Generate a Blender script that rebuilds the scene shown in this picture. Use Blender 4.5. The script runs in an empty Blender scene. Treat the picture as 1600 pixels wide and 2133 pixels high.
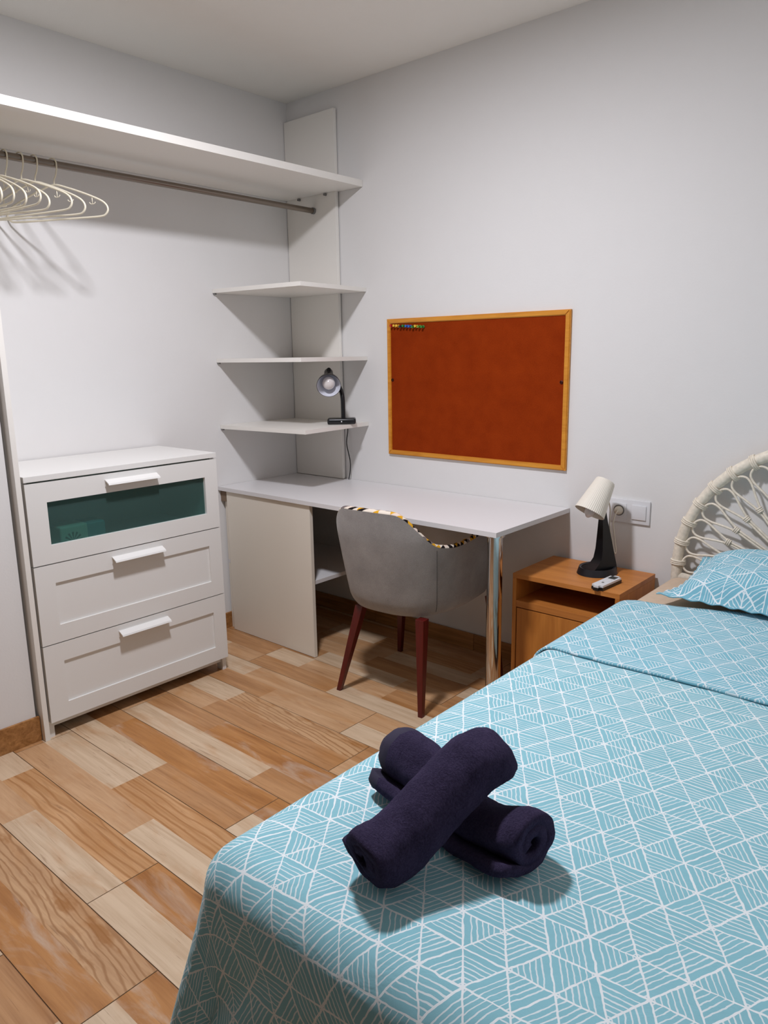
import bpy, bmesh, math, random
from mathutils import Vector, Matrix, noise

random.seed(7)
S = bpy.context.scene
COL = S.collection
PI = math.pi

# ------------------------------------------------------------------ camera
CAM = Vector((2.9454, -2.6902, 1.3327))
YAW, PITCH, ROLL, FPX = math.radians(41.1779), math.radians(-11.9329), math.radians(-0.8918), 1555.94
fwd = Vector((-math.sin(YAW) * math.cos(PITCH), math.cos(YAW) * math.cos(PITCH), math.sin(PITCH)))
rgt = Vector((math.cos(YAW), math.sin(YAW), 0))
upv = rgt.cross(fwd)
r2 = rgt * math.cos(ROLL) + upv * math.sin(ROLL)
u2 = -rgt * math.sin(ROLL) + upv * math.cos(ROLL)
cd = bpy.data.cameras.new('camera')
cd.sensor_fit = 'HORIZONTAL'
cd.sensor_width = 36.0
cd.lens = FPX * 36.0 / 1600.0
cd.clip_start = 0.05
co = bpy.data.objects.new('camera', cd)
COL.objects.link(co)
co.matrix_world = Matrix(((r2.x, u2.x, -fwd.x, CAM.x), (r2.y, u2.y, -fwd.y, CAM.y), (r2.z, u2.z, -fwd.z, CAM.z), (0, 0, 0, 1)))
S.camera = co

# ------------------------------------------------------------------ world, light, exposure
wd = bpy.data.worlds.new('world')
S.world = wd
wd.use_nodes = True
wd.node_tree.nodes['Background'].inputs[0].default_value = (1.0, 0.90, 0.80, 1)
wd.node_tree.nodes['Background'].inputs[1].default_value = 0.06  # faint warm ambient fill added to lift the shadows

LIGHT = Vector((1.45, -1.50, 2.53))      # ceiling lamp, see ceiling_light below: its opal dome is the only lamp, beside the faint world fill
LAMP_RADIANCE = 375.0
LAMP_COLOR = (0.92, 0.925, 1.0, 1)

S.view_settings.view_transform = 'Standard'
S.view_settings.look = 'None'
S.view_settings.exposure = 0.15
S.view_settings.gamma = 1.0
S.view_settings.use_curve_mapping = False


# ------------------------------------------------------------------ material helpers
def lin(c):
    out = []
    for v in c[:3]:
        v = v / 255.0
        out.append(v / 12.92 if v <= 0.04045 else ((v + 0.055) / 1.055) ** 2.4)
    return (out[0], out[1], out[2], 1.0)


class NT:
    """small node-tree writer"""
    def __init__(self, name):
        self.m = bpy.data.materials.new(name)
        self.m.use_nodes = True
        self.t = self.m.node_tree
        self.b = self.t.nodes['Principled BSDF']

    def n(self, kind, **kw):
        x = self.t.nodes.new(kind)
        for k, v in kw.items():
            setattr(x, k, v)
        return x

    def l(self, a, b):
        self.t.links.new(a, b)

    def math(self, op, a, b=None, c=None):
        x = self.n('ShaderNodeMath', operation=op)
        for i, v in enumerate((a, b, c)):
            if v is None:
                continue
            if isinstance(v, (int, float)):
                x.inputs[i].default_value = v
            else:
                self.l(v, x.inputs[i])
        return x.outputs[0]

    def mix(self, fac, a, b):
        x = self.n('ShaderNodeMix', data_type='RGBA')
        for sock, v in ((x.inputs[0], fac), (x.inputs[6], a), (x.inputs[7], b)):
            if isinstance(v, (int, float)):
                sock.default_value = v
            elif isinstance(v, tuple):
                sock.default_value = v
            else:
                self.l(v, sock)
        return x.outputs[2]

    def ramp(self, fac, stops, mode='LINEAR'):
        x = self.n('ShaderNodeValToRGB')
        x.color_ramp.interpolation = mode
        el = x.color_ramp.elements
        el[0].position, el[0].color = stops[0]
        el[1].position, el[1].color = stops[-1]
        for p, c in stops[1:-1]:
            e = el.new(p)
            e.color = c
        self.l(fac, x.inputs[0])
        return x.outputs[0]

    def noise(self, vec, scale, detail=3.0, rough=0.5, dist=0.0):
        x = self.n('ShaderNodeTexNoise')
        x.inputs['Scale'].default_value = scale
        x.inputs['Detail'].default_value = detail
        x.inputs['Roughness'].default_value = rough
        x.inputs['Distortion'].default_value = dist
        if vec is not None:
            self.l(vec, x.inputs['Vector'])
        return x.outputs['Fac']

    def mapping(self, vec, scale=(1, 1, 1), rot=(0, 0, 0), loc=(0, 0, 0)):
        x = self.n('ShaderNodeMapping')
        x.inputs['Scale'].default_value = scale
        x.inputs['Rotation'].default_value = rot
        x.inputs['Location'].default_value = loc
        self.l(vec, x.inputs['Vector'])
        return x.outputs[0]

    def obj(self):
        return self.n('ShaderNodeTexCoord').outputs['Object']

    def bump(self, h, strength=0.2, dist=0.01):
        x = self.n('ShaderNodeBump')
        x.inputs['Strength'].default_value = strength
        x.inputs['Distance'].default_value = dist
        self.l(h, x.inputs['Height'])
        self.l(x.outputs[0], self.b.inputs['Normal'])

    def set(self, color=None, rough=None, metal=None, spec=None, **kw):
        if color is not None:
            if isinstance(color, tuple):
                self.b.inputs['Base Color'].default_value = color
            else:
                self.l(color, self.b.inputs['Base Color'])
        if rough is not None:
            self.b.inputs['Roughness'].default_value = rough
        if metal is not None:
            self.b.inputs['Metallic'].default_value = metal
        if spec is not None:
            self.b.inputs['Specular IOR Level'].default_value = spec
        for k, v in kw.items():
            self.b.inputs[k].default_value = v
        return self.m


def plain(name, rgb, rough=0.5, metal=0.0, spec=0.5, var=0.0, bump=0.0, bscale=60):
    t = NT(name)
    c = lin(rgb)
    if var or bump:
        nz = t.noise(t.obj(), bscale, 4)
        if var:
            d = tuple(max(0, v * (1 - var)) for v in c[:3]) + (1,)
            e = tuple(min(1, v * (1 + var)) for v in c[:3]) + (1,)
            t.set(t.ramp(nz, [(0.3, d), (0.7, e)]))
        else:
            t.set(c)
        if bump:
            t.bump(nz, bump, 0.004)
        return t.set(None, rough, metal, spec)
    return t.set(c, rough, metal, spec)


def wood(name, dark, light, grain=(1.6, 26, 26), fine=(4, 160, 160), rough=0.45, contrast=(0.3, 0.7), bump=0.05, perobj=True):
    """long-grain wood print, grain along the first axis of the mapping"""
    t = NT(name)
    v = t.obj()
    if perobj:
        oi = t.n('ShaderNodeObjectInfo')
        off = t.n('ShaderNodeVectorMath', operation='SCALE')
        cmb = t.n('ShaderNodeCombineXYZ')
        t.l(oi.outputs['Random'], cmb.inputs[0])
        t.l(oi.outputs['Random'], cmb.inputs[1])
        t.l(cmb.outputs[0], off.inputs[0])
        off.inputs['Scale'].default_value = 37.0
        add = t.n('ShaderNodeVectorMath', operation='ADD')
        t.l(v, add.inputs[0])
        t.l(off.outputs[0], add.inputs[1])
        v = add.outputs[0]
    a = t.noise(t.mapping(v, grain), 1.0, 5, 0.55, 1.2)
    b = t.noise(t.mapping(v, fine), 1.0, 3, 0.6)
    f = t.math('ADD', t.math('MULTIPLY', a, 0.72), t.math('MULTIPLY', b, 0.28))
    c = t.ramp(f, [(contrast[0], lin(dark)), (contrast[1], lin(light))])
    t.set(c, rough)
    t.bump(b, bump, 0.002)
    return t.m, t, v, f, c


M = {}


def wall_mat(name, rgb):
    t = NT(name)
    v = t.obj()
    nz = t.noise(v, 9, 4, 0.6)
    c = lin(rgb)
    t.set(t.ramp(nz, [(0.25, tuple(x * 0.985 for x in c[:3]) + (1,)), (0.75, c)]), 0.75, 0, 0.25)
    t.bump(t.noise(v, 130, 5, 0.6), 0.10, 0.003)
    return t.m


M['wall'] = wall_mat('white_wall_paint', (229, 227, 225))
M['ceiling'] = wall_mat('white_ceiling_paint', (245, 241, 234))
M['melamine'] = plain('white_melamine', (236, 232, 225), 0.38, bump=0.02, bscale=300)
M['melamine_warm'] = plain('cream_melamine', (232, 224, 210), 0.42, bump=0.02, bscale=300)
M['lacquer'] = plain('white_lacquer', (230, 228, 224), 0.42, bump=0.02, bscale=260)
M['desk_white'] = plain('white_desk_laminate', (224, 222, 222), 0.33, bump=0.03, bscale=300)
M['grout'] = plain('brown_grout', (112, 78, 52), 0.9, var=0.15)
M['baseboard'] = wood('wood_look_baseboard', (120, 74, 30), (192, 138, 82), (3.0, 30, 42), contrast=(0.28, 0.72))[0]
M['oak'] = wood('oak_veneer', (166, 96, 34), (214, 140, 62), (14, 14, 1.6), (120, 120, 5), 0.5, (0.25, 0.75))[0]
M['oak_h'] = wood('oak_veneer_horizontal', (168, 98, 38), (212, 140, 70), (2.0, 16, 16), (5, 120, 120), 0.45, (0.25, 0.75))[0]
M['frame_wood'] = wood('yellow_pine_frame', (196, 122, 28), (226, 156, 52), (5, 40, 40), (8, 120, 120), 0.4, (0.3, 0.7))[0]
M['leg_wood'] = wood('dark_red_wood', (66, 8, 6), (98, 16, 11), (30, 30, 3), (150, 150, 8), 0.4)[0]
M['chrome'] = plain('chrome', (205, 200, 196), 0.10, 1.0)
M['rod_metal'] = plain('dull_steel_tube', (128, 118, 108), 0.28, 1.0)
M['black'] = plain('black_plastic', (14, 14, 18), 0.32)
M['black_soft'] = plain('charcoal_plastic', (24, 24, 30), 0.45)
M['white_plastic'] = plain('white_plastic', (226, 226, 228), 0.35)
M['cream_plastic'] = plain('cream_hanger_plastic', (236, 228, 206), 0.4)
M['cream_cord'] = plain('cream_cable', (216, 204, 186), 0.5)
M['shade'] = plain('cream_lamp_shade', (236, 228, 214), 0.55)
M['reflector'] = plain('satin_reflector', (222, 224, 234), 0.4)
M['bulb'] = plain('frosted_bulb', (225, 218, 215), 0.12)
M['screw'] = plain('dark_screw', (70, 26, 18), 0.4, 0.6)
M['grey_plastic'] = plain('grey_clip', (120, 118, 116), 0.5)
M['rattan'] = plain('pale_rattan', (236, 226, 208), 0.5, var=0.12, bump=0.25, bscale=90)
M['sheet'] = plain('beige_sheet', (206, 182, 158), 0.9, var=0.05, bump=0.2, bscale=40)
M['batten'] = plain('raw_batten', (128, 108, 90), 0.8)
M['seam'] = plain('dark_seam', (92, 88, 86), 0.95)
M['dark_gap'] = plain('dark_recess', (40, 32, 28), 0.9)

# cork
t = NT('rust_brown_cork')
v = t.obj()
n1 = t.noise(v, 260, 4, 0.7)
n2 = t.noise(v, 14, 3, 0.5)
f = t.math('ADD', t.math('MULTIPLY', n1, 0.6), t.math('MULTIPLY', n2, 0.4))
t.set(t.ramp(f, [(0.3, lin((126, 40, 4))), (0.7, lin((152, 56, 10)))]), 0.95, 0, 0.1)
t.bump(n1, 0.25, 0.002)
M['cork'] = t.m

# grey woven chair fabric
t = NT('grey_chair_fabric')
v = t.obj()
n1 = t.noise(v, 420, 3, 0.7)
n2 = t.noise(v, 7, 5, 0.6)
f = t.math('ADD', t.math('MULTIPLY', n1, 0.45), t.math('MULTIPLY', n2, 0.55))
t.set(t.ramp(f, [(0.3, lin((124, 120, 117))), (0.7, lin((172, 167, 163)))]), 0.95, 0, 0.1)
t.b.inputs['Sheen Weight'].default_value = 0.3
t.bump(n1, 0.35, 0.002)
M['chair_fabric'] = t.m

# patterned chair lining : white, black, ochre, grey triangles
t = NT('geometric_lining_fabric')
uv = t.n('ShaderNodeUVMap').outputs[0]
sp = t.n('ShaderNodeSeparateXYZ')
t.l(uv, sp.inputs[0])
u_ = t.math('MULTIPLY', sp.outputs[0], 1 / 0.024)
v_ = t.math('MULTIPLY', sp.outputs[1], 1 / 0.018)
fu, fv = t.math('FRACT', u_), t.math('FRACT', v_)
side = t.math('GREATER_THAN', t.math('ADD', fu, fv), 1.0)
cmb = t.n('ShaderNodeCombineXYZ')
t.l(t.math('FLOOR', u_), cmb.inputs[0])
t.l(t.math('FLOOR', v_), cmb.inputs[1])
t.l(side, cmb.inputs[2])
wn = t.n('ShaderNodeTexWhiteNoise', noise_dimensions='3D')
t.l(cmb.outputs[0], wn.inputs['Vector'])
t.set(t.ramp(wn.outputs['Value'], [(0.0, lin((225, 212, 196))), (0.36, lin((30, 24, 24))), (0.58, lin((214, 158, 40))),
                                   (0.76, lin((120, 108, 106))), (0.88, lin((225, 205, 190)))], 'CONSTANT'), 0.9, 0, 0.1)
M['lining'] = t.m

# navy terry
t = NT('navy_terry')
v = t.obj()
n1 = t.noise(v, 300, 4, 0.75)
n2 = t.noise(v, 26, 4, 0.6)
f = t.math('ADD', t.math('MULTIPLY', n1, 0.6), t.math('MULTIPLY', n2, 0.4))
t.set(t.ramp(f, [(0.3, lin((32, 27, 46))), (0.70, lin((80, 70, 100)))]), 0.98, 0, 0.05)
t.b.inputs['Sheen Weight'].default_value = 0.35
t.b.inputs['Sheen Roughness'].default_value = 0.5
t.b.inputs['Sheen Tint'].default_value = lin((120, 110, 150))
t.bump(f, 1.0, 0.012)
M['terry'] = t.m
M['terry_band'] = plain('navy_woven_band', (36, 30, 54), 0.85, bump=0.1, bscale=400)


# bedding pattern : equilateral triangles each filled with parallel hand-drawn lines
def bedding(name, base, line, ox, oy, rot, size):
    t = NT(name)
    uv = t.n('ShaderNodeUVMap').outputs[0]
    wob = t.n('ShaderNodeTexNoise')
    wob.inputs['Scale'].default_value = 55
    wob.inputs['Detail'].default_value = 2
    t.l(uv, wob.inputs['Vector'])
    sub = t.n('ShaderNodeVectorMath', operation='SUBTRACT')
    t.l(wob.outputs['Color'], sub.inputs[0])
    sub.inputs[1].default_value = (0.5, 0.5, 0.5)
    sc = t.n('ShaderNodeVectorMath', operation='SCALE')
    t.l(sub.outputs[0], sc.inputs[0])
    sc.inputs['Scale'].default_value = 0.0050
    add = t.n('ShaderNodeVectorMath', operation='ADD')
    t.l(uv, add.inputs[0])
    t.l(sc.outputs[0], add.inputs[1])
    mp = t.n('ShaderNodeMapping', vector_type='TEXTURE')
    mp.inputs['Location'].default_value = (ox, oy, 0)
    mp.inputs['Rotation'].default_value = (0, 0, rot)
    mp.inputs['Scale'].default_value = (size, size, 1)
    t.l(add.outputs[0], mp.inputs['Vector'])
    sp = t.n('ShaderNodeSeparateXYZ')
    t.l(mp.outputs[0], sp.inputs[0])
    b = t.math('DIVIDE', sp.outputs[1], 0.8660254)
    a = t.math('SUBTRACT', sp.outputs[0], t.math('MULTIPLY', b, 0.5))
    fa, fb = t.math('FRACT', a), t.math('FRACT', b)
    sm = t.math('ADD', fa, fb)
    up = t.math('GREATER_THAN', sm, 1.0)
    # barycentrics
    dn = t.math('SUBTRACT', 1.0, up)

    def pick(x, y):
        return t.math('ADD', t.math('MULTIPLY', x, dn), t.math('MULTIPLY', y, up))
    l1 = pick(fa, t.math('SUBTRACT', 1.0, fa))
    l2 = pick(fb, t.math('SUBTRACT', 1.0, fb))
    l3 = t.math('ABSOLUTE', t.math('SUBTRACT', 1.0, sm))
    cmb = t.n('ShaderNodeCombineXYZ')
    t.l(t.math('ADD', t.math('FLOOR', a), 0.5), cmb.inputs[0])
    t.l(t.math('ADD', t.math('FLOOR', b), 0.5), cmb.inputs[1])
    t.l(up, cmb.inputs[2])
    wn = t.n('ShaderNodeTexWhiteNoise', noise_dimensions='3D')
    t.l(cmb.outputs[0], wn.inputs['Vector'])
    h = wn.outputs['Value']
    g1 = t.math('LESS_THAN', h, 0.34)
    g3 = t.math('GREATER_THAN', h, 0.67)
    g2 = t.math('SUBTRACT', t.math('SUBTRACT', 1.0, g1), g3)
    d = t.math('ADD', t.math('ADD', t.math('MULTIPLY', l1, g1), t.math('MULTIPLY', l2, g2)), t.math('MULTIPLY', l3, g3))
    # stripes
    ph = t.math('FRACT', t.math('MULTIPLY', t.math('SUBTRACT', d, 0.135), 1 / 0.138))
    wv = t.noise(uv, 22, 2)
    hw = t.math('ADD', 0.015, t.math('MULTIPLY', wv, 0.22))
    st = t.math('LESS_THAN', t.math('ABSOLUTE', t.math('SUBTRACT', ph, 0.5)), hw)
    st = t.math('MULTIPLY', st, t.math('GREATER_THAN', d, 0.15))
    mn = t.math('MINIMUM', t.math('MINIMUM', l1, l2), l3)
    ed = t.math('LESS_THAN', mn, t.math('ADD', 0.004, t.math('MULTIPLY', wv, 0.042)))
    ln = t.math('MAXIMUM', t.math('MULTIPLY', st, 0.82), ed)
    tone = t.noise(uv, 5, 3)
    cb = lin(base)
    basec = t.ramp(tone, [(0.3, tuple(x * 0.94 for x in cb[:3]) + (1,)), (0.7, cb)])
    t.set(t.mix(ln, basec, lin(line)), 0.85, 0, 0.15)
    t.b.inputs['Sheen Weight'].default_value = 0.1
    wr = t.noise(uv, 16, 4, 0.55, 0.6)
    wr2 = t.noise(uv, 700, 2)
    t.bump(t.math('ADD', t.math('MULTIPLY', wr, 1.0), t.math('MULTIPLY', wr2, 0.03)), 0.30, 0.010)
    return t.m


M['bedding'] = bedding('teal_line_print_cotton', (140, 194, 206), (230, 236, 238), 2.361, -2.047, math.radians(5), 0.0655)
M['bedding_fold'] = bedding('teal_line_print_cotton_reverse', (134, 192, 208), (226, 234, 238), 2.30, -0.98, math.radians(5), 0.0655)
M['bedding_pillow'] = bedding('teal_line_print_pillowcase', (128, 188, 206), (230, 238, 242), 0.02, 0.03, math.radians(28), 0.068)

# frosted teal glass of the drawer
t = NT('frosted_teal_glass')
t.set(lin((88, 112, 108)), 0.25)
tr = t.n('ShaderNodeBsdfTransparent')
tr.inputs[0].default_value = lin((200, 228, 224))
mx = t.n('ShaderNodeMixShader')
mx.inputs[0].default_value = 0.68
t.l(t.b.outputs[0], mx.inputs[1])
t.l(tr.outputs[0], mx.inputs[2])
t.l(mx.outputs[0], t.t.nodes['Material Output'].inputs[0])
M['frost'] = t.m


# ------------------------------------------------------------------ floor-tile print tones
def tile_tone(name, dark, light, grain, contrast, extra=None, rough=0.38):
    m, t, v, f, c = wood(name, dark, light, grain, (5, 150, 150), rough, contrast, 0.03)
    vn = t.noise(t.mapping(v, (3.0, 60, 40)), 1.0, 4, 0.65, 2.0)
    c = t.mix(t.math('MULTIPLY', t.ramp(vn, [(0.30, (1, 1, 1, 1)), (0.40, (0, 0, 0, 1))]), 0.45), c, lin((112, 66, 26)))
    bl = t.noise(t.mapping(v, (4, 11, 8)), 1.0, 4, 0.6, 0.5)
    c = t.mix(t.math('MULTIPLY', t.ramp(bl, [(0.52, (0, 0, 0, 1)), (0.70, (1, 1, 1, 1))]), 0.40), c, lin((178, 118, 56)))
    t.set(c)
    if extra == 'stripe':          # dark flowing growth rings
        w = t.n('ShaderNodeTexWave', wave_type='BANDS', bands_direction='Y', wave_profile='SIN')
        w.inputs['Scale'].default_value = 8.5
        w.inputs['Distortion'].default_value = 9.0
        w.inputs['Detail'].default_value = 2.5
        w.inputs['Detail Scale'].default_value = 0.55
        t.l(t.mapping(v, (0.55, 1.6, 1)), w.inputs['Vector'])
        k = t.ramp(w.outputs['Fac'], [(0.0, (1, 1, 1, 1)), (0.30, (0, 0, 0, 1)), (1.0, (0, 0, 0, 1))])
        c2 = t.mix(t.math('MULTIPLY', k, 0.55), c, lin((150, 92, 34)))
        t.set(c2)
    if extra == 'swirl':           # knots with rings and ochre spots
        w = t.n('ShaderNodeTexWave', wave_type='RINGS', rings_direction='Z', wave_profile='SIN')
        w.inputs['Scale'].default_value = 11
        w.inputs['Distortion'].default_value = 9
        w.inputs['Detail'].default_value = 3
        w.inputs['Detail Scale'].default_value = 0.8
        t.l(t.mapping(v, (0.5, 1.7, 1)), w.inputs['Vector'])
        k = t.ramp(w.outputs['Fac'], [(0.0, (1, 1, 1, 1)), (0.35, (0, 0, 0, 1)), (1.0, (0, 0, 0, 1))])
        c2 = t.mix(t.math('MULTIPLY', k, 0.70), c, lin((148, 100, 56)))
        sp = t.noise(t.mapping(v, (5, 14, 10)), 1.0, 4, 0.6)
        k2 = t.ramp(sp, [(0.56, (0, 0, 0, 1)), (0.66, (1, 1, 1, 1))])
        t.set(t.mix(t.math('MULTIPLY', k2, 0.7), c2, lin((150, 92, 26))))
    if extra == 'mottle':          # worn paint : grey-white smears over ochre
        sp = t.noise(t.mapping(v, (3, 15, 10)), 1.0, 5, 0.62, 0.8)
        k2 = t.ramp(sp, [(0.50, (0, 0, 0, 1)), (0.72, (1, 1, 1, 1))])
        t.set(t.mix(t.math('MULTIPLY', k2, 0.65), c, lin((198, 180, 162))))
    return m


TONES = {
    'L': tile_tone('tile_print_pale', (186, 156, 124), (212, 186, 156), (2.2, 34, 30), (0.30, 0.60)),
    'T': tile_tone('tile_print_tan', (176, 132, 92), (208, 168, 128), (2.2, 20, 20), (0.30, 0.66)),
    'B': tile_tone('tile_print_brown', (152, 104, 62), (196, 148, 102), (2.0, 26, 26), (0.30, 0.66)),
    'S': tile_tone('tile_print_ringed', (168, 116, 64), (206, 160, 114), (1.4, 22, 20), (0.30, 0.66), 'stripe'),
    'K': tile_tone('tile_print_knotted', (170, 126, 86), (208, 168, 126), (3, 18, 18), (0.28, 0.7), 'swirl'),
    'M': tile_tone('tile_print_worn', (144, 88, 36), (192, 136, 80), (2.6, 22, 20), (0.28, 0.7), 'mottle'),
}


# ------------------------------------------------------------------ mesh helpers
def add_box(bm, x0, x1, y0, y1, z0, z1):
    vs = [bm.verts.new(p) for p in ((x0, y0, z0), (x1, y0, z0), (x1, y1, z0), (x0, y1, z0),
                                    (x0, y0, z1), (x1, y0, z1), (x1, y1, z1), (x0, y1, z1))]
    for q in ((3, 2, 1, 0), (4, 5, 6, 7), (0, 1, 5, 4), (1, 2, 6, 5), (2, 3, 7, 6), (3, 0, 4, 7)):
        bm.faces.new([vs[i] for i in q])
    return vs


def bevel(bm, w, seg=2):
    bmesh.ops.bevel(bm, geom=list(bm.edges), offset=w, segments=seg, affect='EDGES', profile=0.6, clamp_overlap=True)


def boxes(*bs, bev=0.0, seg=2):
    bm = bmesh.new()
    for b in bs:
        add_box(bm, *b)
    if bev:
        bevel(bm, bev, seg)
    return bm


def prism(bm, pts, z0, z1):
    lo_ = [bm.verts.new((x, y, z0)) for x, y in pts]
    hi_ = [bm.verts.new((x, y, z1)) for x, y in pts]
    n = len(pts)
    bm.faces.new(lo_[::-1])
    bm.faces.new(hi_)
    for i in range(n):
        j = (i + 1) % n
        bm.faces.new((lo_[i], lo_[j], hi_[j], hi_[i]))


def tube(bm, pts, rad, seg=8, closed=False):
    """sweep a circle along a polyline; rad a number or a list"""
    pts = [Vector(p) for p in pts]
    n = len(pts)
    rads = rad if isinstance(rad, (list, tuple)) else [rad] * n
    tang = []
    for i in range(n):
        if closed:
            d = pts[(i + 1) % n] - pts[i - 1]
        else:
            d = pts[min(i + 1, n - 1)] - pts[max(i - 1, 0)]
        tang.append(d.normalized() if d.length > 1e-9 else Vector((0, 0, 1)))
    ref = Vector((0, 0, 1)) if abs(tang[0].z) < 0.9 else Vector((1, 0, 0))
    nrm = (ref - tang[0] * ref.dot(tang[0])).normalized()
    rings = []
    for i in range(n):
        if i:
            nrm = (nrm - tang[i] * nrm.dot(tang[i]))
            nrm = nrm.normalized() if nrm.length > 1e-6 else tang[i].orthogonal().normalized()
        bi = tang[i].cross(nrm)
        rings.append([bm.verts.new(pts[i] + (nrm * math.cos(2 * PI * k / seg) + bi * math.sin(2 * PI * k / seg)) * rads[i]) for k in range(seg)])
    m = n if closed else n - 1
    for i in range(m):
        a, b = rings[i], rings[(i + 1) % n]
        for k in range(seg):
            bm.faces.new((a[k], a[(k + 1) % seg], b[(k + 1) % seg], b[k]))
    if not closed:
        bm.faces.new(rings[0][::-1])
        bm.faces.new(rings[-1])


def lathe(bm, prof, seg=32, mat=None, rib=None):
    """prof: list of (r, z); rib(theta, i) scales the radius"""
    mat = mat or Matrix.Identity(4)
    rings = []
    for i, (r, z) in enumerate(prof):
        if r < 1e-6:
            rings.append([bm.verts.new(mat @ Vector((0, 0, z)))])
            continue
        ring = []
        for k in range(seg):
            a = 2 * PI * k / seg
            q = r * (rib(a, i) if rib else 1.0)
            ring.append(bm.verts.new(mat @ Vector((q * math.cos(a), q * math.sin(a), z))))
        rings.append(ring)
    for a, b in zip(rings, rings[1:]):
        if len(a) == 1 and len(b) == 1:
            continue
        for k in range(seg):
            k2 = (k + 1) % seg
            if len(a) == 1:
                bm.faces.new((a[0], b[k2], b[k]))
            elif len(b) == 1:
                bm.faces.new((a[k], a[k2], b[0]))
            else:
                bm.faces.new((a[k], a[k2], b[k2], b[k]))


def smooth_path(ctrl, n=8, closed=False):
    """Catmull-Rom through control points"""
    c = [Vector(p) for p in ctrl]
    out = []
    m = len(c)
    rng = range(m) if closed else range(m - 1)
    for i in rng:
        p0 = c[(i - 1) % m] if closed or i > 0 else c[0] * 2 - c[1]
        p1 = c[i]
        p2 = c[(i + 1) % m]
        p3 = c[(i + 2) % m] if closed or i + 2 < m else c[-1] * 2 - c[-2]
        for k in range(n):
            s = k / n
            out.append(0.5 * ((2 * p1) + (p2 - p0) * s + (2 * p0 - 5 * p1 + 4 * p2 - p3) * s * s + (3 * p1 - p0 - 3 * p2 + p3) * s ** 3))
    if not closed:
        out.append(c[-1])
    return out


def obj(name, bm, mat, parent=None, smooth=False, angle=None, fix=True):
    if fix:
        bmesh.ops.recalc_face_normals(bm, faces=bm.faces)
    me = bpy.data.meshes.new(name)
    bm.to_mesh(me)
    bm.free()
    mats = mat if isinstance(mat, (list, tuple)) else [mat]
    for m in mats:
        me.materials.append(M[m] if isinstance(m, str) else m)
    if smooth or angle:
        me.polygons.foreach_set('use_smooth', [True] * len(me.polygons))
        if angle:
            me.set_sharp_from_angle(angle=math.radians(angle))
    o = bpy.data.objects.new(name, me)
    COL.objects.link(o)
    if parent:
        o.parent = parent
    return o


def tag(o, label, cat, group=None):
    o['label'] = label
    o['category'] = cat
    if group:
        o['group'] = group
    return o


def struct(o, label=None, cat=None):
    o['kind'] = 'structure'
    if label:
        o['label'] = label
        o['category'] = cat
    return o


def thing(name, label, cat, loc=(0, 0, 0), rz=0.0, group=None):
    o = bpy.data.objects.new(name, None)
    o.empty_display_size = 0.1
    COL.objects.link(o)
    o.location = loc
    o.rotation_euler = (0, 0, rz)
    return tag(o, label, cat, group)


# ------------------------------------------------------------------ room shell
RX, RY, CZ = 3.15, -3.40, 2.53          # room extents
STUB_X = 0.392
struct(obj('floor', boxes((-0.12, RX, RY, 0.12, -0.10, -0.0022)), 'grout'), 'wood-look tiled floor with brown joints', 'floor')
floor = bpy.data.objects['floor']
struct(obj('ceiling', boxes((-0.12, RX, RY, 0.12, CZ, CZ + 0.1)), 'ceiling'), 'white painted ceiling', 'ceiling')
struct(obj('wall_left', boxes((-0.12, 0.0, -1.70, 0.12, 0, CZ)), 'wall'), 'white wall at the back of the open wardrobe', 'wall')
struct(obj('wall_back', boxes((0.0, RX, 0.0, 0.12, 0, CZ)), 'wall'), 'white wall behind the desk and headboard', 'wall')
bm = bmesh.new()
prism(bm, [(-0.12, RY), (STUB_X, RY), (STUB_X, -1.668), (-0.12, -1.668)], 0, CZ)
struct(obj('wall_side', bm, 'wall'), 'white projecting wall beside the wardrobe niche', 'wall')
struct(obj('wall_right', boxes((RX, RX + 0.12, -2.45, 0.12, 0, CZ)), 'wall'), 'unseen white wall along the bed, added for bounce light', 'wall')  # out of view: added to bounce light into the corner, stops near the bed foot
struct(obj('baseboard_side', boxes((STUB_X, STUB_X + 0.010, RY, -1.659, 0, 0.092), bev=0.001), 'baseboard'), 'brown wood-look tile skirting on the projecting wall', 'skirting')
struct(obj('baseboard_left', boxes((0.0, 0.010, -0.85, -0.012, 0, 0.078), bev=0.001), 'baseboard'), 'brown wood-look tile skirting behind the desk pedestal', 'skirting')
bb = struct(obj('baseboard_back', boxes((0.012, RX, -0.004, 0.0, 0, 0.076)), 'grout'), 'brown wood-look tile skirting under the desk', 'skirting')
x = 0.012
for w in (0.52, 0.60, 0.60, 0.60, 0.60, 0.20):
    obj('skirting_tile', boxes((x + 0.001, min(x + w, RX) - 0.001, -0.011, -0.003, 0.0, 0.078), bev=0.001), 'baseboard', bb)
    x += w

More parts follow.
